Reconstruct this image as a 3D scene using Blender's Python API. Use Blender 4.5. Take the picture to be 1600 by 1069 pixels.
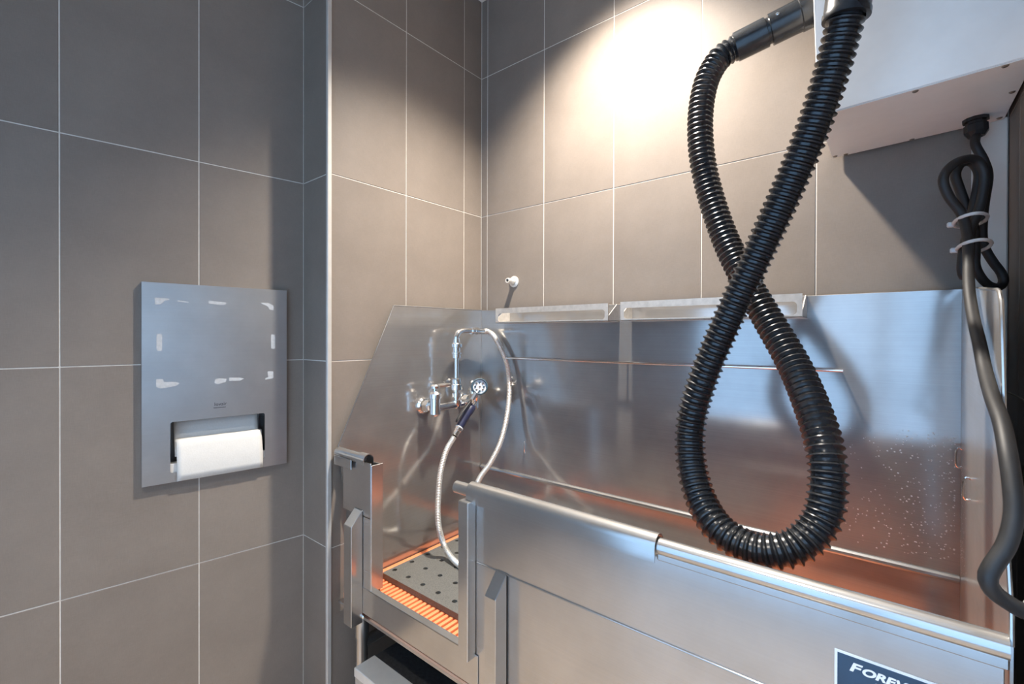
import bpy, bmesh, math, random
from mathutils import Vector, Matrix
random.seed(7)
sc = bpy.context.scene
for o in list(bpy.data.objects):
    bpy.data.objects.remove(o, do_unlink=True)
COL = sc.collection
V = Vector

# ------------------------------------------------------------------ camera
cam_d = bpy.data.cameras.new('camera')
cam = bpy.data.objects.new('camera', cam_d)
COL.objects.link(cam)
sc.camera = cam
YAW, PITCH, ROLL = 0.6866, -0.0042, 0.0024
_c, _s = math.cos(YAW), math.sin(YAW)
fw, rt, up = V((-_s, _c, 0)), V((_c, _s, 0)), V((0, 0, 1))
f2 = fw * math.cos(PITCH) + up * math.sin(PITCH)
u2 = up * math.cos(PITCH) - fw * math.sin(PITCH)
r3 = rt * math.cos(ROLL) + u2 * math.sin(ROLL)
u3 = u2 * math.cos(ROLL) - rt * math.sin(ROLL)
cam.matrix_world = Matrix(((r3.x, u3.x, -f2.x, 1.3883), (r3.y, u3.y, -f2.y, -1.4812),
                           (r3.z, u3.z, -f2.z, 1.2834), (0, 0, 0, 1)))
cam_d.sensor_width = 36.0
cam_d.lens = 724.9 * 36.0 / 1600.0
cam_d.shift_y = -6.86 / 1600.0
cam_d.clip_start = 0.02

# ------------------------------------------------------------------ world, exposure
sc.view_settings.view_transform = 'Standard'
sc.view_settings.look = 'None'
sc.view_settings.exposure = 0.25
sc.view_settings.gamma = 1.0
sc.view_settings.use_curve_mapping = False
world = bpy.data.worlds.new('daylight')
sc.world = world
world.use_nodes = True
bg = world.node_tree.nodes['Background']
bg.inputs['Color'].default_value = (0.38, 0.64, 1.0, 1)
bg.inputs['Strength'].default_value = 3.15
SPOT_W = 295.0          # alcove downlight
FILL_W = 110.0           # each fill lamp added to the unseen room in front of the alcove

# ------------------------------------------------------------------ node helpers
def new_mat(name):
    m = bpy.data.materials.new(name)
    m.use_nodes = True
    nt = m.node_tree
    return m, nt, nt.nodes['Principled BSDF']

def N(nt, typ, **kw):
    n = nt.nodes.new(typ)
    for k, v in kw.items():
        if hasattr(n, k):
            setattr(n, k, v)
        else:
            n.inputs[k].default_value = v
    return n

def coords(nt, scale=(1, 1, 1), kind='Object'):
    tc = N(nt, 'ShaderNodeTexCoord')
    mp = N(nt, 'ShaderNodeMapping')
    mp.inputs['Scale'].default_value = scale
    nt.links.new(tc.outputs[kind], mp.inputs['Vector'])
    return mp.outputs['Vector']

def noise(nt, vec, scale, detail=3.0, rough=0.55):
    n = N(nt, 'ShaderNodeTexNoise')
    n.inputs['Scale'].default_value = scale
    n.inputs['Detail'].default_value = detail
    n.inputs['Roughness'].default_value = rough
    nt.links.new(vec, n.inputs['Vector'])
    return n.outputs['Fac']

def ramp(nt, fac, stops):
    r = N(nt, 'ShaderNodeValToRGB')
    el = r.color_ramp.elements
    while len(el) < len(stops):
        el.new(0.5)
    for e, (p, c) in zip(el, stops):
        e.position = p
        e.color = (*c, 1) if len(c) == 3 else c
    nt.links.new(fac, r.inputs['Fac'])
    return r.outputs['Color']

def bump(nt, bsdf, height, strength, dist):
    b = N(nt, 'ShaderNodeBump')
    b.inputs['Strength'].default_value = strength
    b.inputs['Distance'].default_value = dist
    nt.links.new(height, b.inputs['Height'])
    nt.links.new(b.outputs['Normal'], bsdf.inputs['Normal'])
    return b

def simple(name, col, rough=0.5, metal=0.0, var=0.06, nscale=40.0, bmp=0.0):
    m, nt, b = new_mat(name)
    v = coords(nt)
    f = noise(nt, v, nscale)
    lo = tuple(max(0, c * (1 - var)) for c in col)
    hi = tuple(min(1, c * (1 + var)) for c in col)
    nt.links.new(ramp(nt, f, [(0.3, lo), (0.7, hi)]), b.inputs['Base Color'])
    b.inputs['Roughness'].default_value = rough
    b.inputs['Metallic'].default_value = metal
    if bmp:
        bump(nt, b, f, bmp, 0.002)
    return m

def steel(name, col=(0.46, 0.445, 0.43), sharp=0.14, soft=0.70, mix=0.45, grain=(1.5, 1.5, 300), wob=0.06, wobscale=2.6):
    """brushed stainless sheet: a sharp and a broad reflection lobe, faint streaks along the grain"""
    m, nt, b = new_mat(name)
    g = noise(nt, coords(nt, grain), 1.0, 3.0, 0.6)
    cl = noise(nt, coords(nt), 7.0, 5.0, 0.6)
    lo = tuple(c * 0.93 for c in col)
    hi = tuple(min(1, c * 1.05) for c in col)
    cr = ramp(nt, cl, [(0.35, lo), (0.65, hi)])
    w = noise(nt, coords(nt), wobscale, 1.0, 0.4)
    b1 = N(nt, 'ShaderNodeBump')
    b1.inputs['Strength'].default_value = wob
    b1.inputs['Distance'].default_value = 0.04
    nt.links.new(w, b1.inputs['Height'])
    b2 = nt.nodes.new('ShaderNodeBsdfPrincipled')
    for q, r in ((b, sharp), (b2, soft)):
        q.inputs['Metallic'].default_value = 1.0
        nt.links.new(cr, q.inputs['Base Color'])
        mr = N(nt, 'ShaderNodeMapRange')
        mr.inputs['From Min'].default_value = 0.3
        mr.inputs['From Max'].default_value = 0.7
        mr.inputs['To Min'].default_value = r * 0.93
        mr.inputs['To Max'].default_value = r * 1.07
        nt.links.new(g, mr.inputs['Value'])
        nt.links.new(mr.outputs['Result'], q.inputs['Roughness'])
        nt.links.new(b1.outputs['Normal'], q.inputs['Normal'])
    mx = nt.nodes.new('ShaderNodeMixShader')
    mx.inputs['Fac'].default_value = mix
    nt.links.new(b.outputs[0], mx.inputs[1]); nt.links.new(b2.outputs[0], mx.inputs[2])
    nt.links.new(mx.outputs[0], nt.nodes['Material Output'].inputs['Surface'])
    return m

# ------------------------------------------------------------------ materials
def make_tile_mat():
    m, nt, b = new_mat('brown_porcelain_tile')
    v = coords(nt)
    info = N(nt, 'ShaderNodeObjectInfo')
    cloud = noise(nt, v, 5.0, 5.0, 0.65)
    h1 = noise(nt, coords(nt, (60, 60, 900)), 1.0, 2.0)
    h2 = noise(nt, coords(nt, (900, 900, 60)), 1.0, 2.0)
    lin = N(nt, 'ShaderNodeMath', operation='ADD')
    nt.links.new(h1, lin.inputs[0]); nt.links.new(h2, lin.inputs[1])
    a = N(nt, 'ShaderNodeMath', operation='MULTIPLY'); a.inputs[1].default_value = 0.22
    nt.links.new(lin.outputs[0], a.inputs[0])
    s = N(nt, 'ShaderNodeMath', operation='ADD')
    nt.links.new(a.outputs[0], s.inputs[0])
    c2 = N(nt, 'ShaderNodeMath', operation='MULTIPLY'); c2.inputs[1].default_value = 0.45
    nt.links.new(cloud, c2.inputs[0]); nt.links.new(c2.outputs[0], s.inputs[1])
    r2 = N(nt, 'ShaderNodeMath', operation='MULTIPLY_ADD')
    r2.inputs[1].default_value = 0.10
    nt.links.new(info.outputs['Random'], r2.inputs[0]); nt.links.new(s.outputs[0], r2.inputs[2])
    nt.links.new(ramp(nt, r2.outputs[0], [(0.25, (0.158, 0.130, 0.108)), (0.75, (0.256, 0.215, 0.180))]), b.inputs['Base Color'])
    b.inputs['Roughness'].default_value = 0.58
    b.inputs['Specular IOR Level'].default_value = 0.35
    bump(nt, b, lin.outputs[0], 0.12, 0.0006)
    return m

M = {}
M['tile'] = make_tile_mat()
M['grout'] = simple('pale_grout', (0.62, 0.58, 0.52), 0.9, 0, 0.08, 60)
M['white_paint'] = simple('white_ceiling_paint', (0.80, 0.79, 0.77), 0.8, 0, 0.02, 8)
M['plaster'] = simple('dark_brown_wall_paint', (0.19, 0.165, 0.145), 0.85, 0, 0.05, 6)
M['floor'] = simple('beige_floor_tile', (0.55, 0.43, 0.32), 0.18, 0, 0.12, 7)
M['trim'] = simple('anodised_corner_trim', (0.72, 0.70, 0.66), 0.35, 0.35, 0.04, 30)
M['corner'] = simple('pale_corner_profile', (0.50, 0.475, 0.44), 0.45, 0.2, 0.05, 30)
M['cream'] = simple('cream_painted_metal', (0.78, 0.72, 0.64), 0.45, 0, 0.03, 20)
M['steel'] = steel('brushed_stainless_sheet')
M['steel_v'] = steel('brushed_stainless_front', (0.52, 0.51, 0.50), 0.19, 0.60, 0.28, wob=0.03)
M['steel_part'] = steel('stainless_folded_part', (0.50, 0.495, 0.485), 0.17, 0.60, 0.30, wob=0.0)
M['steel_disp'] = steel('satin_stainless_plate', (0.43, 0.425, 0.42), 0.30, 0.55, 0.5, wob=0.0)
M['shelf'] = simple('dull_galvanised_sheet', (0.52, 0.49, 0.45), 0.5, 0.45, 0.12, 70)
M['chrome'] = simple('polished_chrome', (0.86, 0.85, 0.83), 0.16, 1.0, 0.03, 50)
M['braid'] = simple('braided_steel_hose', (0.74, 0.72, 0.67), 0.42, 0.75, 0.1, 300)
M['black_plastic'] = simple('black_ribbed_plastic', (0.016, 0.018, 0.021), 0.26, 0, 0.2, 60)
M['black_rubber'] = simple('black_rubber', (0.012, 0.012, 0.013), 0.45, 0, 0.2, 60)
M['tread'] = simple('black_grip_tread', (0.018, 0.018, 0.019), 0.75, 0, 0.5, 90, 0.5)
M['cord'] = simple('dark_grey_cord', (0.014, 0.014, 0.015), 0.55, 0, 0.25, 40)
M['blower'] = simple('white_powder_coat', (0.80, 0.79, 0.77), 0.40, 0, 0.02, 30)
M['tie'] = simple('clear_nylon_tie', (0.62, 0.63, 0.63), 0.4, 0, 0.05, 50)
M['mat'] = simple('grey_rubber_mat', (0.12, 0.12, 0.112), 0.55, 0, 0.35, 420, 0.5)
M['orange'] = simple('orange_plastic_grate', (1.0, 0.30, 0.13), 0.35, 0, 0.06, 30)
M['dark'] = simple('dark_opening', (0.01, 0.01, 0.01), 0.8)
M['navy'] = simple('navy_rubber_grip', (0.020, 0.024, 0.060), 0.45, 0, 0.2, 60)
M['teal'] = simple('blue_grey_rubber_ring', (0.045, 0.085, 0.115), 0.5, 0, 0.15, 60)
M['paper'] = simple('white_paper_towel', (0.62, 0.60, 0.56), 0.9, 0, 0.03, 260, 0.12)
M['residue'] = simple('white_tape_residue', (0.42, 0.43, 0.44), 0.75, 0, 0.08, 120)
M['ink'] = simple('black_ink', (0.02, 0.02, 0.025), 0.6)
M['plaque'] = simple('navy_plaque_enamel', (0.018, 0.055, 0.105), 0.35, 0, 0.1, 20)
M['plaque_white'] = simple('white_plaque_print', (0.80, 0.82, 0.84), 0.45, 0, 0.02, 20)
M['screw'] = simple('dull_zinc_screw', (0.22, 0.20, 0.18), 0.4, 0.8, 0.1, 90)
M['grey_plastic'] = simple('grey_plug_plastic', (0.45, 0.45, 0.45), 0.5)
M['lamp_glass'], _nt, _b = new_mat('lit_lamp_lens')
_b.inputs['Emission Color'].default_value = (1.0, 0.86, 0.68, 1)
_b.inputs['Emission Strength'].default_value = 18.0
M['pane'], _nt, _b = new_mat('clear_window_glass')
_b.inputs['Transmission Weight'].default_value = 1.0
_b.inputs['Roughness'].default_value = 0.0
_b.inputs['IOR'].default_value = 1.02

# ------------------------------------------------------------------ mesh helpers
class MB:
    """collects shapes into one bmesh; build() links it as one object"""
    def __init__(self):
        self.bm = bmesh.new()
    def box(self, lo, hi, bev=0.0, seg=1, mtx=None):
        r = bmesh.ops.create_cube(self.bm, size=1.0)
        vs = r['verts']
        lo, hi = V(lo), V(hi)
        for v in vs:
            v.co = V(((lo.x + hi.x) / 2 + v.co.x * (hi.x - lo.x), (lo.y + hi.y) / 2 + v.co.y * (hi.y - lo.y),
                      (lo.z + hi.z) / 2 + v.co.z * (hi.z - lo.z)))
            if mtx: v.co = mtx @ v.co
        if bev:
            es = list({e for v in vs for e in v.link_edges})
            bmesh.ops.bevel(self.bm, geom=es, offset=bev, segments=seg, affect='EDGES', profile=0.5)
        return self
    def prism(self, pts, vec, bev=0.0):
        """polygon (3-D points, planar) extruded by vec"""
        vs = [self.bm.verts.new(V(p)) for p in pts]
        f = self.bm.faces.new(vs)
        r = bmesh.ops.extrude_face_region(self.bm, geom=[f])
        nv = [g for g in r['geom'] if isinstance(g, bmesh.types.BMVert)]
        bmesh.ops.translate(self.bm, verts=nv, vec=V(vec))
        if bev:
            es = list({e for v in vs + nv for e in v.link_edges})
            bmesh.ops.bevel(self.bm, geom=es, offset=bev, segments=1, affect='EDGES')
        return self
    def lathe(self, prof, at, axis, n=20):
        """prof: (radius, height) along axis"""
        at, axis = V(at), V(axis).normalized()
        a = axis.orthogonal().normalized(); b = axis.cross(a)
        rings = []
        for r, h in prof:
            if r < 1e-6:
                rings.append([self.bm.verts.new(at + axis * h)])
            else:
                rings.append([self.bm.verts.new(at + axis * h + (a * math.cos(2 * math.pi * k / n) + b * math.sin(2 * math.pi * k / n)) * r) for k in range(n)])
        for A, B in zip(rings, rings[1:]):
            for k in range(n):
                k2 = (k + 1) % n
                if len(A) == 1 and len(B) == 1: continue
                if len(A) == 1: self.bm.faces.new((A[0], B[k2], B[k]))
                elif len(B) == 1: self.bm.faces.new((A[k], A[k2], B[0]))
                else: self.bm.faces.new((A[k], A[k2], B[k2], B[k]))
        return self
    def tube(self, pts, rad, n=12, caps=True):
        """rad: number or function(i, s) of ring index and arc length"""
        pts = [V(p) for p in pts]
        T = []
        for i in range(len(pts)):
            T.append((pts[min(i + 1, len(pts) - 1)] - pts[max(i - 1, 0)]).normalized())
        nrm = T[0].orthogonal().normalized()
        rings, s = [], 0.0
        for i, p in enumerate(pts):
            if i:
                s += (p - pts[i - 1]).length
                nrm = (nrm - T[i] * nrm.dot(T[i])).normalized()
            bn = T[i].cross(nrm)
            r = rad(i, s) if callable(rad) else rad
            rings.append([self.bm.verts.new(p + (nrm * math.cos(2 * math.pi * k / n) + bn * math.sin(2 * math.pi * k / n)) * r) for k in range(n)])
        for A, B in zip(rings, rings[1:]):
            for k in range(n):
                self.bm.faces.new((A[k], A[(k + 1) % n], B[(k + 1) % n], B[k]))
        if caps:
            self.bm.faces.new(rings[0][::-1]); self.bm.faces.new(rings[-1])
        return self
    def plate(self, outline, holes, frame, thick):
        """flat plate with holes; outline/holes are (u, v) loops, frame = (origin, U, W, normal)"""
        o, U, W, nn = [V(q) for q in frame]
        es = []
        for loop in [outline] + holes:
            vs = [self.bm.verts.new(o + U * u + W * w) for u, w in loop]
            for k in range(len(vs)):
                es.append(self.bm.edges.new((vs[k], vs[(k + 1) % len(vs)])))
        r = bmesh.ops.triangle_fill(self.bm, use_beauty=True, use_dissolve=False, edges=es, normal=nn)
        fs = [g for g in r['geom'] if isinstance(g, bmesh.types.BMFace)]
        r = bmesh.ops.extrude_face_region(self.bm, geom=fs)
        nv = [g for g in r['geom'] if isinstance(g, bmesh.types.BMVert)]
        bmesh.ops.translate(self.bm, verts=nv, vec=nn.normalized() * -thick)
        return self
    def quads(self, grid):
        rows = [[self.bm.verts.new(V(p)) for p in row] for row in grid]
        for A, B in zip(rows, rows[1:]):
            for k in range(len(A) - 1):
                self.bm.faces.new((A[k], A[k + 1], B[k + 1], B[k]))
        return self
    def build(self, name, mat, parent=None, smooth=False, angle=35):
        bmesh.ops.recalc_face_normals(self.bm, faces=self.bm.faces)
        me = bpy.data.meshes.new(name)
        self.bm.to_mesh(me); self.bm.free()
        if smooth:
            for p in me.polygons: p.use_smooth = True
            me.set_sharp_from_angle(angle=math.radians(angle))
        me.materials.append(mat)
        o = bpy.data.objects.new(name, me)
        COL.objects.link(o)
        if parent: attach(o, parent)
        return o

def attach(o, parent):
    """parent without moving: only Empties stand away from the world origin"""
    o.parent = parent
    o.matrix_parent_inverse = Matrix.Translation(-ORG.get(parent.name, V((0, 0, 0))))

ORG = {}
def thing(name, label, cat, at, group=None):
    o = bpy.data.objects.new(name, None)
    o.empty_display_size = 0.05
    COL.objects.link(o)
    o.location = at
    ORG[o.name] = V(at)
    return tag(o, label, cat, group)

def tag(o, label, cat, group=None):
    o['label'] = label; o['category'] = cat
    if group: o['group'] = group
    return o

def struct(o):
    o['kind'] = 'structure'
    return o

def catmull(pts, step):
    P = [V(p) for p in pts]
    P = [P[0] * 2 - P[1]] + P + [P[-1] * 2 - P[-2]]
    out = []
    for i in range(1, len(P) - 2):
        p0, p1, p2, p3 = P[i - 1:i + 3]
        for k in range(40):
            t = k / 40
            out.append(0.5 * ((2 * p1) + (p2 - p0) * t + (2 * p0 - 5 * p1 + 4 * p2 - p3) * t * t + (3 * p1 - p0 - 3 * p2 + p3) * t ** 3))
    out.append(P[-2])
    # resample evenly
    res, acc = [out[0]], 0.0
    prev = out[0]
    for q in out[1:]:
        d = (q - prev).length
        while acc + d >= step:
            t = (step - acc) / d
            prev = prev.lerp(q, t)
            res.append(prev)
            d = (q - prev).length
            acc = 0.0
        acc += d
        prev = q
    return res

def rrect(u0, u1, v0, v1, r, n=5):
    out = []
    for cx, cy, a0 in ((u1 - r, v1 - r, 0), (u0 + r, v1 - r, 90), (u0 + r, v0 + r, 180), (u1 - r, v0 + r, 270)):
        for k in range(n + 1):
            a = math.radians(a0 + 90 * k / n)
            out.append((cx + r * math.cos(a), cy + r * math.sin(a)))
    return out

def text_mesh(s, size, frame, depth, name, mat, parent, shear=0.0, bold=0.0, sx=1.0, align='LEFT'):
    cu = bpy.data.curves.new(name, 'FONT')
    cu.body = s; cu.size = size; cu.shear = shear; cu.offset = bold; cu.extrude = depth
    cu.align_x = align
    tmp = bpy.data.objects.new(name, cu)
    COL.objects.link(tmp)
    dg = bpy.context.evaluated_depsgraph_get()
    me = bpy.data.meshes.new_from_object(tmp.evaluated_get(dg))
    bpy.data.objects.remove(tmp, do_unlink=True)
    o, U, W, nn = [V(q) for q in frame]
    for v in me.vertices:
        v.co = o + U * (v.co.x * sx) + W * v.co.y + nn * v.co.z
    me.materials.clear(); me.materials.append(mat)
    ob = bpy.data.objects.new(name, me)
    COL.objects.link(ob)
    attach(ob, parent)
    return ob

# ------------------------------------------------------------------ the room
TW, TH, CEIL, GAP, DEEP = 0.2985, 0.6, 2.7342, 0.0030, 0.0012
aA = 0.1561
A0 = V((-0.1672, -0.7071, 0)); dA = V((-math.sin(aA), -math.cos(aA), 0)); nA = V((math.cos(aA), -math.sin(aA), 0))
XE = 1.584
tile_cache = {}
def tile_mesh(w, h):
    k = (round(w, 4), round(h, 4))
    if k not in tile_cache:
        b = MB(); b.box((-w / 2, 0, -h / 2), (w / 2, 0.008, h / 2), 0.0007)
        bmesh.ops.recalc_face_normals(b.bm, faces=b.bm.faces)
        me = bpy.data.meshes.new('tile'); b.bm.to_mesh(me); b.bm.free()
        me.materials.append(M['tile'])
        tile_cache[k] = me
    return tile_cache[k]

def tiled(wall, origin, U, nn, edges, zs, skip=()):
    """tiles as parts of a wall: local -y of the tile mesh faces nn"""
    U, nn = V(U).normalized(), V(nn).normalized()
    for i, (u0, u1) in enumerate(zip(edges, edges[1:])):
        for j, (z0, z1) in enumerate(zip(zs, zs[1:])):
            if (i, j) in skip: continue
            w, h = u1 - u0 - GAP, z1 - z0 - GAP
            if w < 0.004 or h < 0.004: continue
            o = bpy.data.objects.new('tile', tile_mesh(w, h))
            COL.objects.link(o)
            X = V((0, 0, 1)).cross(nn)
            Y = -nn
            pos = V(origin) + U * ((u0 + u1) / 2) + V((0, 0, (z0 + z1) / 2))
            o.matrix_world = Matrix(((X.x, Y.x, 0, pos.x), (X.y, Y.y, 0, pos.y), (X.z, Y.z, 1, pos.z), (0, 0, 0, 1)))
            o.parent = wall

ZS = [0.0, 0.6, 1.2, 1.8, 2.4, CEIL]
def slab(name, p, q, nn, mat, z0=0.0, z1=CEIL, thick=0.12):
    p, q, nn = V(p), V(q), V(nn).normalized()
    p = V((p.x, p.y, z0)) - nn * DEEP; q = V((q.x, q.y, z0)) - nn * DEEP
    b = MB(); b.prism([p, q, q + V((0, 0, z1 - z0)), p + V((0, 0, z1 - z0))], -nn * thick)
    return struct(b.build(name, mat))

A_LEN = 1.632
A1 = A0 + dA * A_LEN
RC = (.112, .381, .872, 1.046)        # recess behind the towel dispenser: s0, s1, z0, z1
b = MB(); b.plate([(0, 0), (A_LEN, 0), (A_LEN, CEIL), (0, CEIL)], [[(RC[0], RC[2]), (RC[1], RC[2]), (RC[1], RC[3]), (RC[0], RC[3])]],
                  (A0 - nA * DEEP, dA, (0, 0, 1), nA), 0.12)
wA = struct(b.build('wall_left', M['grout']))
tiled(wA, A0, dA, nA, [TW * k for k in range(0, 6)] + [1.632], ZS, {(0, 1), (1, 1)})
g_ = GAP / 2
for loop in ([(g_, .6 + g_), (TW - g_, .6 + g_), (TW - g_, RC[2]), (RC[0], RC[2]), (RC[0], RC[3]), (TW - g_, RC[3]), (TW - g_, 1.2 - g_), (g_, 1.2 - g_)],
             [(TW + g_, .6 + g_), (2 * TW - g_, .6 + g_), (2 * TW - g_, 1.2 - g_), (TW + g_, 1.2 - g_), (TW + g_, RC[3]), (RC[1], RC[3]), (RC[1], RC[2]), (TW + g_, RC[2])]):
    b = MB(); b.prism([A0 + dA * u + V((0, 0, w)) for u, w in loop], -nA * .008)
    b.build('tile', M['tile']).parent = wA
# the wall goes on behind the photographer without tiles in view
wB = slab('wall_return', (-0.27, -0.7071, 0), (-0.02, -0.7071, 0), (0, -1, 0), M['grout'], thick=0.06)
tiled(wB, A0, (1, 0, 0), (0, -1, 0), [0, 0.1672 - 0.006], ZS)
wC = slab('wall_side', (0, -0.7071 + 0.001, 0), (0, 0, 0), (1, 0, 0), M['grout'], thick=0.10)
tiled(wC, (0, 0, 0), (0, -1, 0), (1, 0, 0), [0, 0.1053, 0.1053 + TW, 0.7071 - 0.006], ZS)
wD = slab('wall_back', (-0.1, 0, 0), (XE + 0.1, 0, 0), (0, -1, 0), M['grout'])
tiled(wD, (0, 0, 0), (1, 0, 0), (0, -1, 0), [0, 0.0346] + [0.0346 + TW * k for k in range(1, 6)] + [XE], ZS)
wE = slab('wall_right', (XE, 0, 0), (XE, -0.90, 0), (-1, 0, 0), M['grout'])
tiled(wE, (XE, 0, 0), (0, -1, 0), (-1, 0, 0), [0, 0.12, 0.12 + TW, 0.12 + 2 * TW, 0.90], [0, 0.563, 1.163, 1.763, 2.363, CEIL])

b = MB(); b.box((-0.007, -0.7155, 0), (0.0055, -0.7005, CEIL), 0.002)
t1 = struct(b.build('trim_1', M['corner']))
b = MB(); b.box((1.528, -0.012, 1.0), (XE - 0.002, -0.0005, 1.765), 0.002)
t2 = struct(b.build('trim_2', M['cream']))

RX, RY = 3.4, -2.32
b = MB(); b.box((-1.4, RY - 0.2, -0.1), (RX + 0.2, 0.2, 0.0)); struct(b.build('floor', M['floor']))
b = MB(); b.box((-1.4, RY - 0.2, CEIL), (RX + 0.2, 0.2, CEIL + 0.1)); struct(b.build('ceiling', M['white_paint']))
b = MB(); b.box((XE + 0.110, -0.90, 0), (RX + 0.05, -0.80, CEIL)); struct(b.build('wall_front_right', M['plaster']))

def window_wall(name, along, fixed, lo, hi, w0, w1, z0, z1, idx):
    """wall with one big opening, its frame and panes; along = 'x' or 'y'"""
    def bx(b, a0, a1, q0, q1, d0=0.0, d1=0.12):
        s = -1 if along == 'x' else 1
        f0, f1 = sorted((fixed + s * d0, fixed + s * d1))
        if along == 'x': b.box((a0, f0, q0), (a1, f1, q1))
        else: b.box((f0, a0, q0), (f1, a1, q1))
    b = MB()
    bx(b, lo, w0, 0, CEIL); bx(b, w1, hi, 0, CEIL)
    bx(b, w0, w1, z1, CEIL)
    if z0 > 0: bx(b, w0, w1, 0, z0)
    struct(b.build(name, M['plaster']))
    fr = MB()
    for a0, a1, q0, q1 in ((w0, w0 + .05, z0, z1), (w1 - .05, w1, z0, z1), (w0, w1, z1 - .05, z1), (w0, w1, z0, z0 + .05),
                           ((w0 + w1) / 2 - .025, (w0 + w1) / 2 + .025, z0, z1)):
        bx(fr, a0, a1, q0, q1, 0.03, 0.08)
    win = struct(fr.build('window_%d' % idx, M['screw']))
    mid = (w0 + w1) / 2
    for a0, a1 in ((w0 + .05, mid - .025), (mid + .025, w1 - .05)):
        g = MB(); bx(g, a0, a1, z0 + .05, z1 - .05, 0.053, 0.057)
        attach(g.build('pane', M['pane']), win)
window_wall('wall_rear', 'x', RY, -1.4, RX, 0.15, 2.5, 0.02, 2.35, 1)
window_wall('wall_far_right', 'y', RX, RY, -0.80, -2.0, -1.1, 0.5, 2.1, 2)

# ------------------------------------------------------------------ alcove downlight, added room fill lamps
def downlight(label, at, power, size, blend, lit):
    t = thing('downlight', label, 'ceiling light', at, 'recessed ceiling downlights')
    b = MB(); b.lathe([(0.062, 0), (0.062, -0.004), (0.050, -0.006), (0.046, 0.0), (0.044, 0.03)], at, (0, 0, 1), 28)
    b.build('trim_ring', M['white_paint'], t, True)
    b = MB(); b.lathe([(0.0, 0.0), (0.045, 0.0)], V(at) + V((0, 0, -0.0005)), (0, 0, 1), 28)
    b.build('lens', M['lamp_glass'], t)
    l = bpy.data.lights.new('downlight_lamp', 'SPOT')
    l.energy = power; l.color = lit; l.spot_size = math.radians(size); l.spot_blend = blend
    l.shadow_soft_size = 0.04
    lo = bpy.data.objects.new('downlight_lamp', l)
    COL.objects.link(lo)
    lo.location = V(at) + V((0, 0, -0.045))
    attach(lo, t)
WARM = (1.0, 0.915, 0.81)
downlight('round recessed downlight in the ceiling directly above the steel tub', (0.70, -0.36, CEIL), SPOT_W, 113, 1.0, WARM)
downlight('added recessed fill lamp in the unseen room ceiling, nearer the towel dispenser wall', (1.0, -1.95, CEIL), FILL_W, 104, 0.9, WARM)  # added lamp, warms the unseen floor and the left wall
downlight('added recessed fill lamp in the unseen room ceiling, nearer the far window', (2.4, -1.85, CEIL), FILL_W, 104, 0.9, WARM)  # also an added lamp, warm fill for the unseen floor

# ------------------------------------------------------------------ the tub
XL, YF, YB, ZR = 0.022, -0.690, -0.022, 0.915
T = 0.003
tub = thing('dog_wash_tub', 'long stainless steel dog wash tub with high splash walls filling the tiled alcove', 'bathtub', (0.76, -0.36, 0.0))
S, SV, SP = M['steel'], M['steel_v'], M['steel_part']
def xr(y): return 1.51 + (y + 0.02) / (-0.67) * (-0.013)
b = MB(); b.box((XL, YB, 0.44), (1.5105, YB + T, 1.392), 0.0008); b.build('back_panel', S, tub)
b = MB(); b.tube([(XL + .003, YB, .722), (1.509, YB, .731)], 0.0095, 10)
b.build('back_ledge', SP, tub, True)
b = MB(); b.prism([(XL, YB, 1.392), (XL, -.475, 1.390), (XL, YF + .002, .925), (XL, YF + .002, .895), (XL, -.655, .74), (XL, -.60, .44), (XL, YB, .44)], (-T, 0, 0))
lp = b.build('left_panel', S, tub)
b = MB()
b.tube([(XL - .001, YB, 1.392), (XL - .001, -.475, 1.390), (XL - .001, YF + .002, .928)], 0.0022, 8)
b.build('edge_bead', SP, lp, True)
prof = [(YB, 1.390), (-.126, 1.386), (-.555, 1.349), (-.575, 1.344), (-.590, 1.330), (-.597, 1.306), (-.631, 1.142), (-.656, 1.021), (-.6865, .956), (-.6885, .92), (-.6885, .44), (YB, .44)]
b = MB(); b.prism([(xr(y), y, z) for y, z in prof], (T, 0, 0))
rp = b.build('right_panel', S, tub)
b = MB(); b.tube([(xr(y) + .0015, y, z) for y, z in prof[:-2]], 0.0026, 8)
b.build('edge_bead', SP, rp, True)
b = MB(); b.box((XL, YF + .004, .428), (1.506, YB, .436)); b.build('basin_floor', S, tub)
# coved weld at the foot of the left and back walls
def cove(p, q, d1, d2, r, name):
    g = []
    for k in range(7):
        a = math.pi / 2 * k / 6
        off = V(d1) * (r * (1 - math.sin(a))) + V(d2) * (r * (1 - math.cos(a)))
        g.append([V(p) + off, V(q) + off])
    MB().quads(g).build(name, S, tub, True, 60)
cove((XL, YF + .060, .436), (XL, YB, .436), (1, 0, 0), (0, 0, 1), 0.012, 'floor_cove')
cove((XL, YB, .436), (1.509, YB, .436), (0, -1, 0), (0, 0, 1), 0.03, 'floor_cove')

# front: upper sheet, lower skirt, overhanging band under the rolled rim
b = MB(); b.box((0.610, YF, .750), (1.493, YF + T, .905), 0.0012); fu = b.build('front_panel', SV, tub)
b = MB(); b.box((0.610, YF + .0006, .10), (1.493, YF + .0036, .7495), 0.0008); b.build('front_skirt', SV, tub)
b = MB(); b.tube([(0.636, YF - .0006, .7505), (1.493, YF - .0006, .7505)], 0.0019, 10); b.build('fold_bead', SP, tub, True)
b = MB(); b.box((1.072, YF - .0055, .892), (1.4965, YF, .912), 0.002); b.build('rim_band', SP, tub)
b = MB(); b.tube([(0.556, YF + .006, ZR - .004), (0.560, YF + .006, ZR - .004), (1.0, YF + .006, ZR - .003), (1.4965, YF + .006, ZR)],
                 lambda i, s: 0.011 if i == 0 else 0.0150, 16)
b.build('rolled_rim', SP, tub, True)
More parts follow.
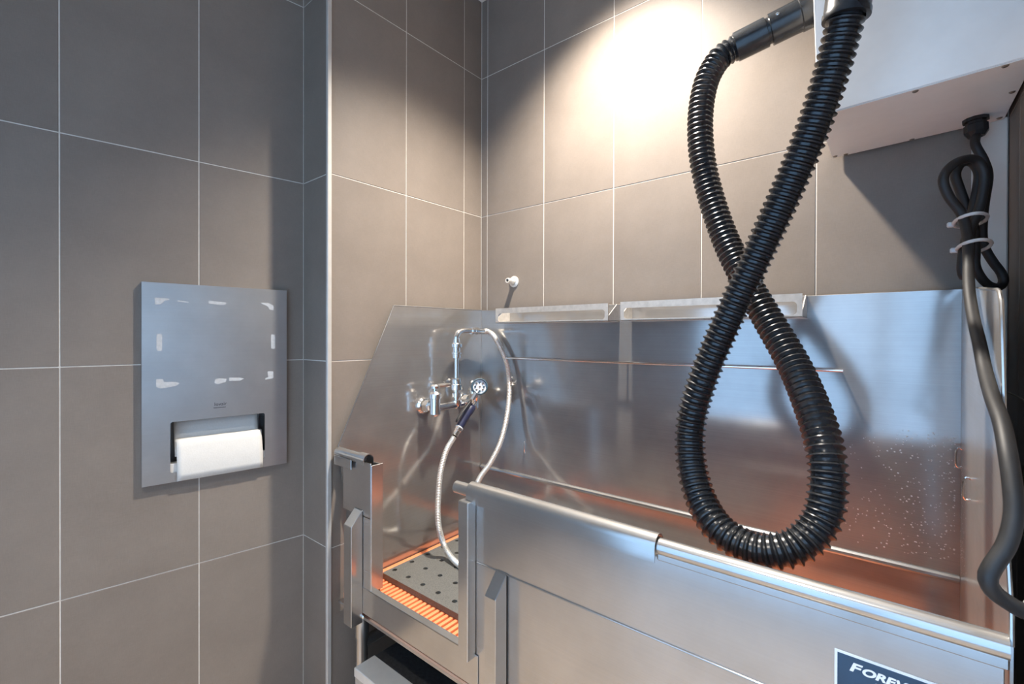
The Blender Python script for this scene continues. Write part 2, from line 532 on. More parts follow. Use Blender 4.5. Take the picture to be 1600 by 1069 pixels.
# sleeve over the rim
def u_sleeve(x0, x1, yc, zc, ro, drop, name):
    loop = []
    for k in range(13):
        a = math.pi * k / 12
        loop.append((-ro * math.cos(a), ro * math.sin(a)))
    outer = [(-ro, -drop)] + loop + [(ro, -drop)]
    inner = [(u * (ro - .0022) / ro, (w * (ro - .0022) / ro) if w > 0 else w) for u, w in outer]
    poly = outer + inner[::-1]
    MB().prism([(x0, yc + u, zc + w) for u, w in poly], (x1 - x0, 0, 0)).build(name, SP, tub, True, 25)
u_sleeve(0.612, 1.0715, YF + .006, ZR - .001, 0.0205, 0.024, 'rim_sleeve')
u_sleeve(0.150, 0.186, YF + .005, ZR - .003, 0.0185, 0.012, 'rim_sleeve')
b = MB(); b.tube([(0.019, YF + .005, ZR - .004), (0.152, YF + .005, ZR - .004)], 0.0158, 16); b.build('rolled_rim', SP, tub, True)
b = MB(); b.box((0.021, YF - .012, .874), (0.118, YF - .009, .904), 0.001); b.build('rim_band', SP, tub)
# left front post: upper plate and the narrow upright beside the doorway
b = MB(); b.box((0.0575, YF - .002, .741), (0.2065, YF + .001, .906), 0.0008); b.build('front_plate', SV, tub)
b = MB(); b.box((0.152, YF - .002, .47), (0.2065, YF + .001, .745), 0.0008); b.box((0.085, YF - .002, .47), (0.1522, YF + .001, .716), 0.0008); b.build('door_upright', SV, tub)
b = MB(); b.box((XL, YF + .030, .44), (0.206, YF + .033, .90), 0.0008); b.build('inner_plate', SV, tub)
b = MB(); b.box((0.2045, YF, .525), (0.2080, YF + .040, .900), 0.0008); b.build('door_jamb', SP, tub)
b = MB(); b.box((0.609, YF, .525), (0.6125, YF + .040, .900), 0.0008); b.build('door_jamb', SP, tub)
b = MB(); b.box((0.150, YF - .003, .453), (0.640, YF, .531), 0.0010)
b.box((0.190, YF - .003, .528), (0.612, YF + .018, .5315), 0.0008); b.build('door_sill', SP, tub)
# folded channel guide at the edge of the doorway
b = MB(); b.box((0.600, -.7185, .525), (0.632, YF - .0005, .896), 0.0018); b.build('door_guide', SP, tub)
# two square bars with chamfered tops on the front
def chamfer_bar(x0, x1, z0, z1, d, name):
    ya, yb = YF - .003, YF - .003 - d
    b = MB()
    b.prism([(x0, ya, z0), (x0, yb, z0), (x0, yb, z1 - d * 1.05), (x0, ya - .002, z1), (x0, ya, z1)], (x1 - x0, 0, 0), 0.0014)
    o = b.build(name, SP, tub)
    MB().lathe([(0, .003), (.004, .002), (.006, 0)], (x1 + .004, YF - .006, z0 + .02), (0, -1, 0), 10).build('bolt_head', M['chrome'], o, True)
chamfer_bar(0.1265, 0.1675, .424, .760, .038, 'lock_bar')
chamfer_bar(0.6965, 0.7290, .10, .752, .038, 'lock_bar')
# legs and side brace under the tub
for y in (-.628, -.08):
    b = MB(); b.lathe([(.0, .0), (.030, .0), (.030, .012), (.0195, .014), (.0195, .31), (.0225, .312), (.0225, .43)], (.062, y, 0), (0, 0, 1), 18)
    b.build('leg', SP, tub, True)
for y in (-.62, -.08):
    b = MB(); b.lathe([(.0, .0), (.030, .0), (.030, .012), (.0195, .014), (.0195, .31), (.0225, .312), (.0225, .43)], (1.45, y, 0), (0, 0, 1), 18)
    b.build('leg', SP, tub, True)
b = MB(); b.tube([(.062, -.625, .285), (.062, -.08, .285)], .018, 14); b.build('leg_brace', SP, tub, True)
# guard-rail shelves hanging on the top of the back panel
SH = 0.085
def shelf(x0, x1, z1, name):
    yf = YB - SH
    o = None
    b = MB(); b.box((x0, yf, 1.3325), (x1, YB - .001, 1.3350), 0.0005); o = b.build(name, M['shelf'], tub)
    cut = rrect(x0 + .012, x1 - .012, 1.338, z1 - .020, .010)
    b = MB(); b.plate([(x0, 1.3325), (x1, 1.3325), (x1, z1), (x0, z1)], [cut], ((0, yf, 0), (1, 0, 0), (0, 0, 1), (0, -1, 0)), 0.0025)
    b.build('guard_rail', M['shelf'], o)
    for xs in (x0, x1 - .0025):
        b = MB(); b.prism([(xs, yf + .002, 1.3325), (xs, YB, 1.3325), (xs, YB, z1), (xs, YB - .02, z1), (xs, yf + .002, 1.348)], (.0025, 0, 0))
        b.build('shelf_end', M['shelf'], o)
    return o
shelf(0.178, 0.668, 1.3905, 'shelf')
shelf(0.712, 1.212, 1.3925, 'shelf')
# tether rod standing off the back panel
b = MB(); b.tube([(.184, -.052, 1.1925), (1.293, -.052, 1.1965)], .0036, 10); rod = b.build('tether_rod', M['chrome'], tub, True)
for x in (.190, .41, .56, .698, .95, 1.286):
    b = MB(); b.tube([(x, -.052, 1.194), (x, YB, 1.194)], .0036, 8); b.build('rod_standoff', SP, rod, True)
# small tie loops
def tie_loop(c, out, side, name='tie_loop'):
    c, out, side = V(c), V(out), V(side)
    pts = [c + V((0, 0, .021)), c + out * .006 + V((0, 0, .024)), c + out * .010 + V((0, 0, .014)), c + out * .010 + V((0, 0, -.012)),
           c + out * .006 + V((0, 0, -.020)), c + V((0, 0, -.018))]
    MB().tube(catmull(pts, .004), .0022, 8).build(name, M['chrome'], tub, True)
tie_loop((.262, YB, .838), (0.25, -.97, 0), (1, 0, 0))
tie_loop((xr(-.05), -.05, 1.012), (-1, -.1, 0), (0, 1, 0))
tie_loop((xr(-.24), -.24, .990), (-1, -.1, 0), (0, 1, 0))
# maker's plaque
pl = MB().box((1.3275, YF - .0015, .742), (1.470, YF, .846), 0.0004).build('maker_plaque', M['plaque_white'], tub)
b = MB(); b.box((1.3310, YF - .0019, .7455), (1.4665, YF - .0015, .8425)); b.build('plaque_field', M['plaque'], pl)
FR = lambda x, z: ((x, YF - .0020, z), (1, 0, 0), (0, 0, 1), (0, -1, 0))
text_mesh('F', .0165, FR(1.3440, .8235), .0002, 'plaque_lettering', M['plaque_white'], pl, 0.25, .0006, 1.45)
text_mesh('OREVER', .0138, FR(1.3575, .8235), .0002, 'plaque_lettering', M['plaque_white'], pl, 0.25, .0006, 1.30)
text_mesh('STAINLESS', .0118, FR(1.3700, .8095), .0002, 'plaque_lettering', M['plaque_white'], pl, 0.25, .0004, 1.1)
text_mesh('STEEL', .0118, FR(1.3820, .7955), .0002, 'plaque_lettering', M['plaque_white'], pl, 0.25, .0004, 1.1)

# ------------------------------------------------------------------ orange grate and grey mat in the basin
gr = thing('floor_grate', 'orange plastic slatted grate lying in the bottom of the steel tub', 'grate', (0.76, -.36, .436))
slat = MB()
slat.box((-.0062, -.655, .446), (.0062, -.045, .4605), .003, 2)
so = slat.build('slat', M['orange'], gr, True)
so.location.x = 0.0655
x = 0.0655 + .0195
while x < 1.475:
    o = so.copy(); COL.objects.link(o); o.location.x = x
    x += .0195
MB().box((.0260, -.672, .438), (.0545, -.036, .4735), .003, 2).build('edge_bar', M['orange'], gr, True)
for y0, y1, z in ((-.675, -.652, .4605), (-.36, -.345, .446), (-.066, -.032, .462)):
    MB().box((.030, y0, .438), (1.480, y1, z), .003, 2).build('cross_bar', M['orange'], gr, True)

mat_o = thing('bath_mat', 'grey rubber bath mat with round drain holes on the orange grate', 'mat', (0.33, -.30, .461))
P = 0.0738
holes = []
for i in range(19):
    for j in range(7):
        cx, cy = .0735 + i * P, -.508 + j * P
        if cx < .935 and cy < -.085:
            holes.append([(cx + .0085 * math.cos(2 * math.pi * k / 14), cy + .0085 * math.sin(2 * math.pi * k / 14)) for k in range(14)])
MZ = .480
b = MB(); b.plate(rrect(.056, .950, -.546, -.070, .006), holes, ((0, 0, MZ), (1, 0, 0), (0, 1, 0), (0, 0, 1)), .0185)
b.build('mat_sheet', M['mat'], mat_o)
# added black sheet stands in for the shade inside the perforations
b = MB(); b.box((.060, -.54, MZ - .0188), (.945, -.075, MZ - .0165)); b.build('hole_shade_sheet', M['black_rubber'], mat_o)

# ------------------------------------------------------------------ folding step under the tub
st = thing('step_stool', 'low metal step with black grip tread pushed under the tub', 'step', (.47, -.48, 0))
b = MB(); b.box((.1475, -.7095, .262), (.80, -.638, .290), .002); b.build('step_nosing', M['trim'], st)
b = MB(); b.box((.1485, -.6375, .265), (.80, -.25, .2885), .002); b.build('tread', M['tread'], st)
b = MB(); b.box((.150, -.707, .12), (.80, -.703, .262), .001); b.build('riser', M['shelf'], st)
for x in (.175, .76):
    for y in (-.68, -.28):
        MB().box((x - .015, y - .015, 0), (x + .015, y + .015, .264), .002).build('leg', SP, st)

# ------------------------------------------------------------------ faucet
fc = thing('wall_faucet', 'chrome wall faucet with lever handle and tall riser on left tub wall', 'faucet', (XL, -.24, 1.02))
CH = M['chrome']
FX, FZ = .090, 1.017
for y in (-.343, -.139):
    b = MB(); b.lathe([(.0, .0), (.031, .0), (.031, .005), (.025, .013), (.014, .015)], (XL, y, FZ + .003), (1, 0, 0), 22)
    b.lathe([(.0175, .012), (.0175, .020), (.0245, .021), (.0245, .044), (.0175, .045), (.0175, .068)], (XL, y, FZ + .003), (1, 0, 0), 6)
    b.build('wall_flange', CH, fc, True)
    b = MB(); b.lathe([(.0, -.032), (.012, -.030), (.0200, -.022), (.0200, .034), (.0235, .036), (.0235, .052), (.016, .061), (.006, .062), (.006, .073), (.0, .073)], (FX, y, FZ), (0, 0, 1), 18)
    b.build('valve_body', CH, fc, True)
    lv = MB()
    lv.lathe([(.0, .0), (.017, .0), (.018, .008), (.012, .014), (.0, .015)], (FX, y, FZ + .073), (0, 0, 1), 16)
    lv.tube([(FX, y, FZ + .079), (FX + .004, y + .030, FZ + .080), (FX + .010, y + .064, FZ + .080)], lambda i, s: (.0080, .0090, .0075)[i], 10)
    lv.build('lever_handle', CH, fc, True)
b = MB(); b.tube([(FX, -.343, FZ), (FX, -.139, FZ)], .0155, 14); b.build('cross_bar', CH, fc, True)
RYY = -.235
b = MB(); b.lathe([(.0155, -.012), (.0205, .002), (.0205, .018), (.013, .020), (.013, .026), (.0190, .028), (.0190, .046), (.0125, .048), (.0125, .056), (.0220, .058), (.0220, .078), (.0190, .080), (.0190, .094), (.0150, .103), (.006, .104)], (FX, RYY, FZ), (0, 0, 1), 16)
b.build('check_valve', CH, fc, True)
b = MB(); b.tube([(FX, RYY, FZ + .10), (FX, RYY, FZ + .195)], .0085, 14); b.build('riser_pipe', CH, fc, True)
b = MB(); b.lathe([(.008, -.002), (.0170, .0), (.0170, .014), (.0200, .016), (.0200, .022), (.0150, .024), (.0150, .040), (.0225, .042), (.0225, .054), (.0145, .058), (.0125, .074), (.008, .075)], (FX, RYY, FZ + .180), (0, 0, 1), 16)
b.build('riser_nut', CH, fc, True)
b = MB(); b.tube(catmull([(FX, RYY, 1.262), (FX, RYY, 1.275), (FX, RYY + .010, 1.294), (FX, RYY + .032, 1.3025), (FX, RYY + .06, 1.3035), (FX, RYY + .085, 1.303)], .006), .0105, 14)
b.build('gooseneck', CH, fc, True)
b = MB(); b.lathe([(.008, .0), (.0145, .0), (.0145, .014), (.0105, .015), (.0105, .018), (.0145, .019), (.0145, .036), (.0105, .037), (.0115, .038), (.0115, .072), (.008, .073)], (FX, RYY + .080, 1.303), (0, 1, -.03), 14)
b.build('hose_connector', CH, fc, True)
# hook that carries the sprayer
b = MB(); b.tube(catmull([(FX, -.20, FZ + .004), (FX + .018, -.195, FZ + .006), (FX + .032, -.190, FZ + .012), (FX + .040, -.186, FZ + .028), (FX + .036, -.178, FZ + .040)], .005), .0065, 10)
b.build('spray_hook', CH, fc, True)

sp = thing('spray_gun', 'navy handled pre-rinse spray gun with round blue-grey head hung on faucet', 'sprayer', (.13, -.24, .95))
def lerp3(a, b_, t): return V(a).lerp(V(b_), t)
h0, h1 = V((.132, -.259, .938)), V((.132, -.191, 1.012))
ax = (h1 - h0).normalized(); L = (h1 - h0).length
b = MB(); b.lathe([(.0, .0), (.0135, .0), (.0150, .006), (.0150, L * .62), (.0175, L * .70), (.0175, L * .95), (.015, L), (.0, L)], h0, ax, 18)
b.build('grip', M['navy'], sp, True)
b = MB(); b.lathe([(.009, -.036), (.0125, -.035), (.0125, -.016), (.0145, -.015), (.0145, -.003), (.0125, -.001)], h0, ax, 14)
b.build('hose_nut', CH, sp, True)
b = MB(); b.lathe([(.0155, -.003), (.0155, .001)], h0, ax, 16); b.build('grip_ring', M['plaque_white'], sp, True)
hd = V((.140, -.160, 1.083)); fdir = V((0.80, -0.58, 0.20)).normalized()
b = MB(); b.tube(catmull([h1 - ax * .002, h1 + ax * .022, lerp3(h1, hd, .62), hd - fdir * .028, hd - fdir * .010], .006), lambda i, s: .0125, 14)
b.build('spray_neck', CH, sp, True)
b = MB(); b.tube([h1 + V((0, -.008, .012)), h1 + V((.012, -.012, .028)), h1 + V((.014, .004, .048))], .0095, 10); b.build('valve_knuckle', CH, sp, True)
b = MB(); b.lathe([(.014, -.020), (.026, -.014), (.0325, -.004), (.0325, .012), (.029, .015), (.0265, .013), (.0265, .006)], hd, fdir, 28)
b.build('head_ring', M['teal'], sp, True)
b = MB(); b.lathe([(.0, .008), (.027, .0065)], hd, fdir, 28); face = b.build('spray_face', M['plaque_white'], sp, True)
a_ = fdir.orthogonal().normalized(); c_ = fdir.cross(a_)
for k in range(9):
    if k == 0: q = V((0, 0, 0))
    else: q = (a_ * math.cos(k * math.pi / 4) + c_ * math.sin(k * math.pi / 4)) * .017
    b = MB(); b.lathe([(.0045, .0), (.0045, .004), (.0025, .0055), (.0, .0055)], hd + q + fdir * .006, fdir, 10)
    b.build('spray_jet', M['teal'] if k % 2 else CH, face, True)
b = MB(); b.prism([(.135, -.203, 1.030), (.135, -.222, 1.020), (.135, -.262, .985), (.135, -.285, .960), (.135, -.282, .972), (.135, -.255, 1.000), (.135, -.215, 1.034)], (.012, 0, 0), .002)
b.build('trigger_lever', M['black_rubber'], sp)

fh = tag(MB().tube(catmull([(.092, -.080, 1.3015), (.0955, -.055, 1.299), (.128, -.050, 1.272), (.186, -.050, 1.180), (.206, -.055, 1.092), (.213, -.072, .986), (.207, -.105, .875), (.197, -.155, .796),
     (.196, -.225, .738), (.225, -.30, .64), (.30, -.36, .54), (.36, -.385, .494), (.33, -.365, .4915), (.247, -.361, .4915), (.192, -.353, .500), (.147, -.347, .527), (.138, -.363, .586),
     (.133, -.366, .643), (.130, -.362, .696), (.130, -.352, .786), (.130, -.324, .861), (.131, -.284, .908)], .0028),
     lambda i, s: .0110 if i % 2 else .0092, 12).build('spray_hose', M['braid'], None, True, 60),
     'silver braided flexible hose looping from faucet riser down to mat and spray gun', 'hose')

# ------------------------------------------------------------------ pipe stub on the tiled back wall
sb = thing('pipe_stub', 'small white pipe stub with round flange on tiles above the tub shelf', 'pipe', (.186, 0, 1.505))
b = MB(); b.lathe([(.0, .0005), (.023, .0005), (.023, .004), (.0135, .008)], (.186, 0, 1.505), (0, -1, 0), 24); b.build('flange', M['trim'], sb, True)
b = MB(); b.lathe([(.0115, .004), (.0115, .030), (.0105, .031), (.0105, .050), (.0098, .052), (.0062, .052), (.0062, .02)], (.186, 0, 1.505), (0.10, -1, 0.01), 16); b.build('nipple', M['trim'], sb, True)
b = MB(); b.lathe([(.0, .040), (.0062, .040)], (.186, 0, 1.505), (0.10, -1, 0.01), 12); b.build('bore', M['dark'], sb)

# ------------------------------------------------------------------ paper towel dispenser on the left wall
def PA(s, z, off): return A0 + dA * s + V((0, 0, z)) + nA * off
td = thing('towel_dispenser', 'recessed stainless paper towel dispenser with tape residue on tiled wall', 'towel dispenser', PA(.247, 1.1, 0))
DO = .015
fr = (PA(0, 0, DO), dA, (0, 0, 1), nA)
s0, s1, z0, z1 = .0578, .4338, .8595, 1.4308
slot = rrect(.1235, .3695, .8862, 1.0330, .006)
b = MB(); b.plate([(s0, z0), (s1, z0), (s1, z1), (s0, z1)], [slot], fr, .0025)
front = b.build('face_plate', M['steel_disp'], td)
b = MB()
U3, W3 = dA, V((0, 0, 1))
def Abox(mb, sa, sb_, za, zb, oa, ob, bev=0.0):
    m = Matrix((( dA.x, nA.x, 0, A0.x), (dA.y, nA.y, 0, A0.y), (0, 0, 1, 0), (0, 0, 0, 1)))
    return mb.box((sa, oa, za), (sb_, ob, zb), bev, 1, m)
# folded side returns of the face and the slot
for sa, sb_, za, zb in ((s0, s0 + .002, z0, z1), (s1 - .002, s1, z0, z1), (s0, s1, z1 - .002, z1), (s0, s1, z0, z0 + .002)):
    Abox(b, sa, sb_, za, zb, .001, DO - .002)
b.build('side_return', M['steel_disp'], td)
# liner of the recess behind the slot
b = MB()
q0, q1, y0_, y1_ = .1150, .3785, .8755, 1.0430
for sa, sb_, za, zb, oa, ob in ((q0, q0 + .002, y0_, y1_, -.085, DO - .003), (q1 - .002, q1, y0_, y1_, -.085, DO - .003), (q0, q1, y0_, y0_ + .002, -.085, DO - .003),
                                (q0, q1, y1_ - .002, y1_, -.085, DO - .003), (q0, q1, y0_, y1_, -.087, -.085)):
    Abox(b, sa, sb_, za, zb, oa, ob)
b.build('recess_liner', M['steel_disp'], td)
for sa in (.1235, .3515):
    b = MB(); Abox(b, sa, sa + .018, .8865, .911, -.012, DO - .005, .001); b.build('retaining_lip', M['trim'], td)

def sheet(sa, sb_, prof, wav, name, mat, parent, n=18):
    g = []
    for j, (z, o) in enumerate(prof):
        row = []
        for k in range(n + 1):
            u = sa + (sb_ - sa) * k / n
            row.append(PA(u, z + wav * math.sin(7 * u * 10 + j) * .3 + wav * .7 * math.sin(k * .9 + j * 1.7), o + wav * math.sin(k * 1.3 + j * 2.1)))
        g.append(row)
    ob = MB().quads(g).build(name, mat, parent, True, 80)
    md = ob.modifiers.new('thickness', 'SOLIDIFY'); md.thickness = .0008
    return ob
pt1 = thing('paper_towel', 'paper towel behind, still up inside the dispenser slot in shade', 'paper towel', PA(.247, .98, .012), 'paper towels in the dispenser')
sheet(.1365, .3575, [(1.036, -.030), (1.010, -.024), (.990, -.018), (.970, -.010), (.950, -.002), (.930, .004)], .0005, 'towel_sheet', M['paper'], pt1)
pt2 = thing('paper_towel', 'white paper towel hanging out over the lower edge of the dispenser slot', 'paper towel', PA(.247, .93, .027), 'paper towels in the dispenser')
sheet(.1300, .3540, [(.9790, -.006), (.9770, .0000), (.955, .0075), (.940, .0115), (.920, .0165), (.898, .0180), (.880, .0190), (.8605, .0185)], .0005, 'towel_sheet', M['paper'], pt2)
# irregular white tape marks on the plate
marks = [[(.405, 1.388), (.372, 1.387), (.371, 1.383), (.383, 1.380), (.390, 1.370), (.404, 1.368)],
         [(.352, 1.3835), (.326, 1.380), (.326, 1.377), (.352, 1.379)],
         [(.277, 1.386), (.232, 1.383), (.231, 1.377), (.245, 1.374), (.276, 1.377)],
         [(.135, 1.387), (.112, 1.387), (.098, 1.379), (.098, 1.363), (.110, 1.366), (.114, 1.375), (.133, 1.383)],
         [(.401, 1.283), (.399, 1.286), (.390, 1.286), (.388, 1.282), (.388, 1.240), (.391, 1.237), (.399, 1.238), (.401, 1.243)],
         [(.106, 1.283), (.104, 1.286), (.094, 1.285), (.093, 1.241), (.097, 1.238), (.105, 1.240)],
         [(.402, 1.158), (.386, 1.158), (.384, 1.149), (.357, 1.148), (.347, 1.143), (.357, 1.136), (.392, 1.131), (.402, 1.137)],
         [(.260, 1.149), (.250, 1.152), (.230, 1.150), (.232, 1.139), (.255, 1.134), (.262, 1.140)],
         [(.224, 1.152), (.196, 1.151), (.182, 1.147), (.194, 1.141), (.223, 1.142)],
         [(.116, 1.166), (.099, 1.166), (.098, 1.144), (.122, 1.139), (.123, 1.144), (.114, 1.148)]]
for mk in marks:
    b = MB(); b.prism([PA(u, z, DO + .0001) for u, z in mk], nA * .0005); b.build('tape_residue', M['residue'], front)
text_mesh('lovair', .0145, (PA(.262, 1.069, DO + .0002), -dA, (0, 0, 1), nA), .0001, 'logo_lettering', M['ink'], front)
b = MB(); b.prism([PA(.264, 1.0625, DO + .0001), PA(.232, 1.0625, DO + .0001), PA(.232, 1.0640, DO + .0001), PA(.264, 1.0640, DO + .0001)], nA * .0003); b.build('logo_rule', M['ink'], front)

# ------------------------------------------------------------------ wall-mounted dog dryer
dr = thing('dog_dryer', 'white metal box of a wall-mounted dog dryer at the upper right', 'dryer', (1.42, -.16, 1.75))
RO = math.radians(2.1)
def BX(u, y, w):   # box coordinates: u to the right, w up, rolled slightly
    return V((1.2645 + u * math.cos(RO) - w * math.sin(RO), y, 1.748 + u * math.sin(RO) + w * math.cos(RO)))
BM_ = Matrix(((math.cos(RO), 0, -math.sin(RO), 1.2645), (0, 1, 0, 0), (math.sin(RO), 0, math.cos(RO), 1.748), (0, 0, 0, 1)))
BW, BH, BD0, BD1 = .312, .44, -.312, -.014
b = MB(); b.box((0, BD0, .0022), (BW, BD1, BH), .0015, 1, BM_); case = b.build('case', M['blower'], dr)
b = MB(); b.box((.001, BD0 + .001, 0), (BW - .001, BD1 - .001, .0018), .0006, 1, BM_); bp = b.build('bottom_plate', M['blower'], dr)
for u, y in ((.008, -.026), (.030, -.022), (.158, -.020), (.156, -.303), (.275, -.304), (.302, -.168), (.302, -.030), (.303, -.300), (.012, -.290)):
    b = MB(); b.lathe([(.0, -.0022), (.0035, -.0020), (.0052, .0)], BX(u, y, 0), -(BX(0, 0, 1) - BX(0, 0, 0)) * -1, 10)
    b.build('screw', M['screw'], bp, True)
b = MB(); b.box((.02, BD1, .06), (BW - .02, -.0005, BH - .04), .001, 1, BM_); b.build('wall_bracket', M['screw'], dr)
g0 = BX(.262, -.062, 0); dn = -(BX(0, 0, 1) - BX(0, 0, 0))
b = MB(); b.lathe([(.0, -.001), (.022, .0), (.022, .007), (.0175, .008), (.0175, .013), (.0205, .015), (.0205, .030), (.014, .040), (.010, .041)], g0, dn, 10)
gland = b.build('cable_gland', M['black_plastic'], dr, True, 20)
# outlet tube on the left side
o0, o1 = V((1.262, -.185, 2.058)), V((1.078, -.216, 2.012))
axo = (o1 - o0).normalized(); LO = (o1 - o0).length
b = MB(); b.lathe([(.0, .0), (.0385, .0), (.0385, .048), (.0365, .050), (.0365, .056), (.0362, .058), (.0362, .112), (.0300, .1135), (.0300, .119), (.0345, .1205), (.0345, LO - .002), (.0315, LO), (.028, LO + .004)], o0, axo, 28)
ot = b.build('outlet_tube', M['black_plastic'], dr, True, 25)
sd = V((0.55, -.83, .0)); sd = (sd - axo * sd.dot(axo)).normalized(); 
b = MB(); b.lathe([(.0, .003), (.003, .0025), (.0045, .0)], o0 + axo * .098 + (sd * .93 + V((0, 0, .37))).normalized() * .0362, sd, 10); b.build('rivet', CH, ot, True)
hook = MB(); hook.box((1.300, -.405, 2.120), (1.372, -.310, 2.126)); hook.box((1.300, -.54, 2.120), (1.308, -.405, 2.126)); hook.box((1.364, -.54, 2.120), (1.372, -.405, 2.126))
hook.build('nozzle_hook', M['screw'], dr)

hose_pts = [(1.082, -.2155, 2.013), (1.060, -.224, 2.002), (1.040, -.236, 1.982), (1.019, -.255, 1.927), (1.010, -.269, 1.843), (1.016, -.278, 1.742), (1.036, -.281, 1.641), (1.075, -.295, 1.522),
            (1.126, -.325, 1.416), (1.181, -.358, 1.319), (1.236, -.404, 1.226), (1.275, -.463, 1.148), (1.297, -.503, 1.088), (1.304, -.523, 1.032), (1.297, -.543, .973),
            (1.269, -.566, .932), (1.228, -.580, .912), (1.183, -.579, .910), (1.135, -.566, .927), (1.094, -.534, .966), (1.067, -.505, 1.032), (1.063, -.488, 1.109),
            (1.085, -.483, 1.197), (1.118, -.474, 1.290), (1.154, -.464, 1.381), (1.195, -.456, 1.480), (1.233, -.450, 1.574), (1.268, -.453, 1.662), (1.296, -.462, 1.745),
            (1.315, -.471, 1.814), (1.327, -.479, 1.866), (1.333, -.484, 1.910)]
dh = thing('dryer_hose', 'black ribbed dryer hose hanging in a twisted figure-eight loop', 'hose', (1.18, -.58, .90))
b = MB(); b.tube(catmull(hose_pts, .0135 / 6), lambda i, s: (.0255, .0255, .0258, .0302, .0312, .0275)[i % 6], 22)
b.build('ribbed_hose', M['black_plastic'], dh, True, 28)
e0, e1 = V((1.3225, -.4755, 1.842)), V((1.338, -.485, 1.985))
b = MB(); b.lathe([(.029, .0), (.0365, .001), (.0368, .010), (.0350, .013), (.0350, .075), (.030, .10), (.0275, .20), (.022, .30), (.019, .30), (.019, .15)], e0, e1 - e0, 26)
b.build('hose_nozzle', M['black_plastic'], dh, True)

# ------------------------------------------------------------------ dryer cord, its ties and plug
cd = thing('power_cord', 'thick black dryer power cord bundled in loops with two cable ties', 'cord', (1.52, -.15, 1.45))
loops = [g0 + dn * .035, (1.5229, -0.0951, 1.6915), (1.5357, -0.0939, 1.6549), (1.5426, -0.0922, 1.6202), (1.5372, -0.1008, 1.5708), (1.5339, -0.1062, 1.5368), (1.5328, -0.1100, 1.4922), (1.5381, -0.1058, 1.4655), (1.5503, -0.0986, 1.4385), (1.5624, -0.0914, 1.4170), (1.5662, -0.0909, 1.3981), (1.5577, -0.1005, 1.3859), (1.5430, -0.1151, 1.3896), (1.5294, -0.1288, 1.4052), (1.5199, -0.1377, 1.4301), (1.5195, -0.1405, 1.4626), (1.5170, -0.1449, 1.5042), (1.5064, -0.1559, 1.5417), (1.4939, -0.1686, 1.5829), (1.4864, -0.1785, 1.6132), (1.4950, -0.1752, 1.6343), (1.5106, -0.1662, 1.6358), (1.5213, -0.1614, 1.6140), (1.5181, -0.1682, 1.5744), (1.5111, -0.1768, 1.5289), (1.5077, -0.1863, 1.4701), (1.5037, -0.2028, 1.4201), (1.4985, -0.2110, 1.3995), (1.4934, -0.2177, 1.4168), (1.4961, -0.2153, 1.4545), (1.5037, -0.2089, 1.4897), (1.5162, -0.1985, 1.5236), (1.5247, -0.1912, 1.5676), (1.5254, -0.1918, 1.6074), (1.5115, -0.2043, 1.6308), (1.4871, -0.2269, 1.6262), (1.4697, -0.2425, 1.6083), (1.4639, -0.2487, 1.5855), (1.4727, -0.2430, 1.5553), (1.4908, -0.2322, 1.5221), (1.4977, -0.2461, 1.4803), (1.4961, -0.2866, 1.4229), (1.4915, -0.3488, 1.3687), (1.4902, -0.4148, 1.3183), (1.4898, -0.4930, 1.2741), (1.4890, -0.5585, 1.2353), (1.4874, -0.6376, 1.2056), (1.4881, -0.6953, 1.1830), (1.4877, -0.7345, 1.1566), (1.4882, -0.7601, 1.1239), (1.4874, -0.7739, 1.0971), (1.4809, -0.7859, 1.0692), (1.4697, -0.7951, 1.0460), (1.4657, -0.7985, 1.0327), (1.4708, -0.7943, 1.0195), (1.4811, -0.7860, 1.0096), (1.4935, -0.7759, 1.0003), (1.5060, -.7730, .9990)]
b = MB(); b.tube(catmull(loops, .006), .0082, 12); b.build('cable', M['cord'], cd, True, 80)
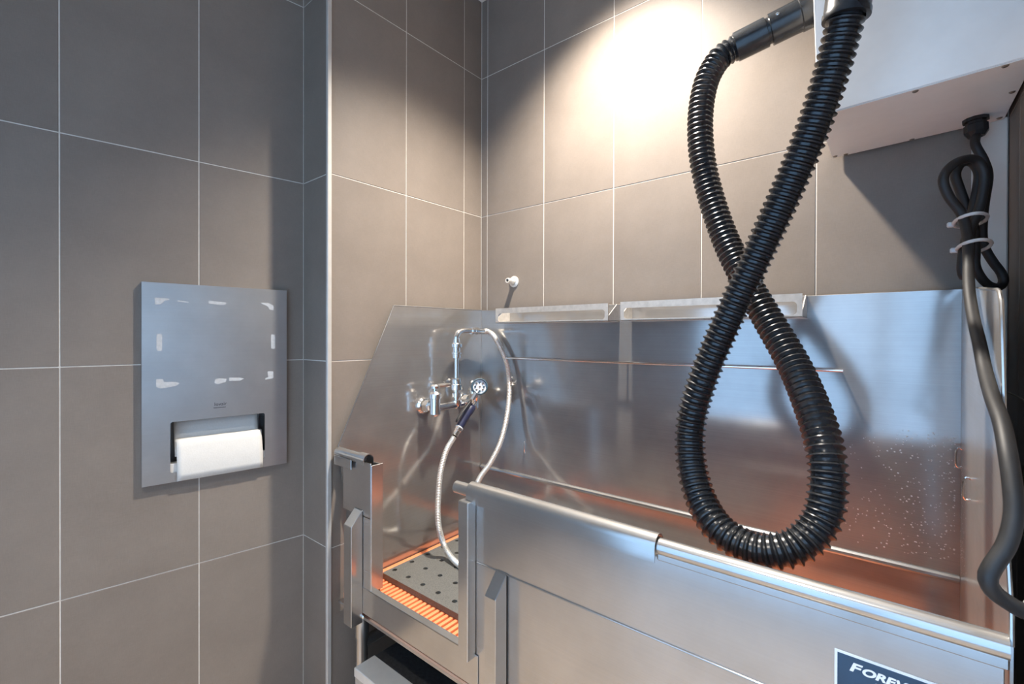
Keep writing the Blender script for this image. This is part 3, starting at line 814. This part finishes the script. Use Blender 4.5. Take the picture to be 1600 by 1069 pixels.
def tie_ring(c, a, w, u):
    c, a, w = V(c), V(a).normalized() , V(w).normalized()
    pts = [c + a * (u[0] * math.cos(t * math.pi / 12)) + w * (u[1] * math.sin(t * math.pi / 12)) for t in range(25)]
    o = MB().tube(pts, .0032, 8).build('cable_tie', M['tie'], cd, True)
    q = c - a * (u[0] + .002)
    MB().box(q - V((.008, .006, .005)), q + V((.004, .006, .005)), .002).build('tie_head', M['tie'], o)
tie_ring((1.5078, -.1835, 1.5152), (.987, -.09, .13), (.09, .995, 0), (.0245, .070))
tie_ring((1.5118, -.1970, 1.4605), (.987, -.09, .13), (.09, .995, 0), (.0245, .085))
b = MB(); b.lathe([(.0, .0), (.011, .0), (.013, .014), (.019, .018), (.019, .05), (.017, .055), (.0, .055)], (1.497, -.777, 1.001), (.97, .2, 0), 14)
b.build('plug', M['grey_plastic'], cd, True)
ou = thing('wall_outlet', 'grey wall outlet on the tiles right of the tub, taking the dryer plug', 'outlet', (XE, -.76, 1.0))
b = MB(); b.box((XE - .030, -.80, .94), (XE - .0005, -.72, 1.06), .004, 2); b.build('outlet_box', M['grey_plastic'], ou)

# ------------------------------------------------------------------ water drops left on the steel
b = MB()
for k in range(420):
    r = random.uniform(.0007, .0019)
    if k < 330:
        x = min(1.500, 1.505 - abs(random.gauss(0, .11))); z = random.uniform(.76, 1.06)
        p, n_ = V((x, YB, z)), V((0, -1, 0))
    else:
        y = -.03 - abs(random.gauss(0, .06)); z = random.uniform(.76, 1.0)
        p, n_ = V((xr(y), y, z)), V((-1, -.02, 0)).normalized()
    a1 = n_.orthogonal().normalized(); a2 = n_.cross(a1)
    ring = [b.bm.verts.new(p + (a1 * math.cos(t * math.pi / 3) + a2 * math.sin(t * math.pi / 3) * 1.2) * r) for t in range(6)]
    top = b.bm.verts.new(p + n_ * r * .7)
    for t in range(6): b.bm.faces.new((ring[t], ring[(t + 1) % 6], top))
M['water'], _nt, _b = new_mat('clear_water_drop')
_b.inputs['Base Color'].default_value = (.9, .92, .93, 1); _b.inputs['Roughness'].default_value = .05
_b.inputs['Transmission Weight'].default_value = .6; _b.inputs['IOR'].default_value = 1.33
wd = b.build('water_drops', M['water'], None, True, 80)
tag(wd, 'scattered water drops clinging to the steel in the right corner of the tub', 'water')
wd['kind'] = 'stuff'
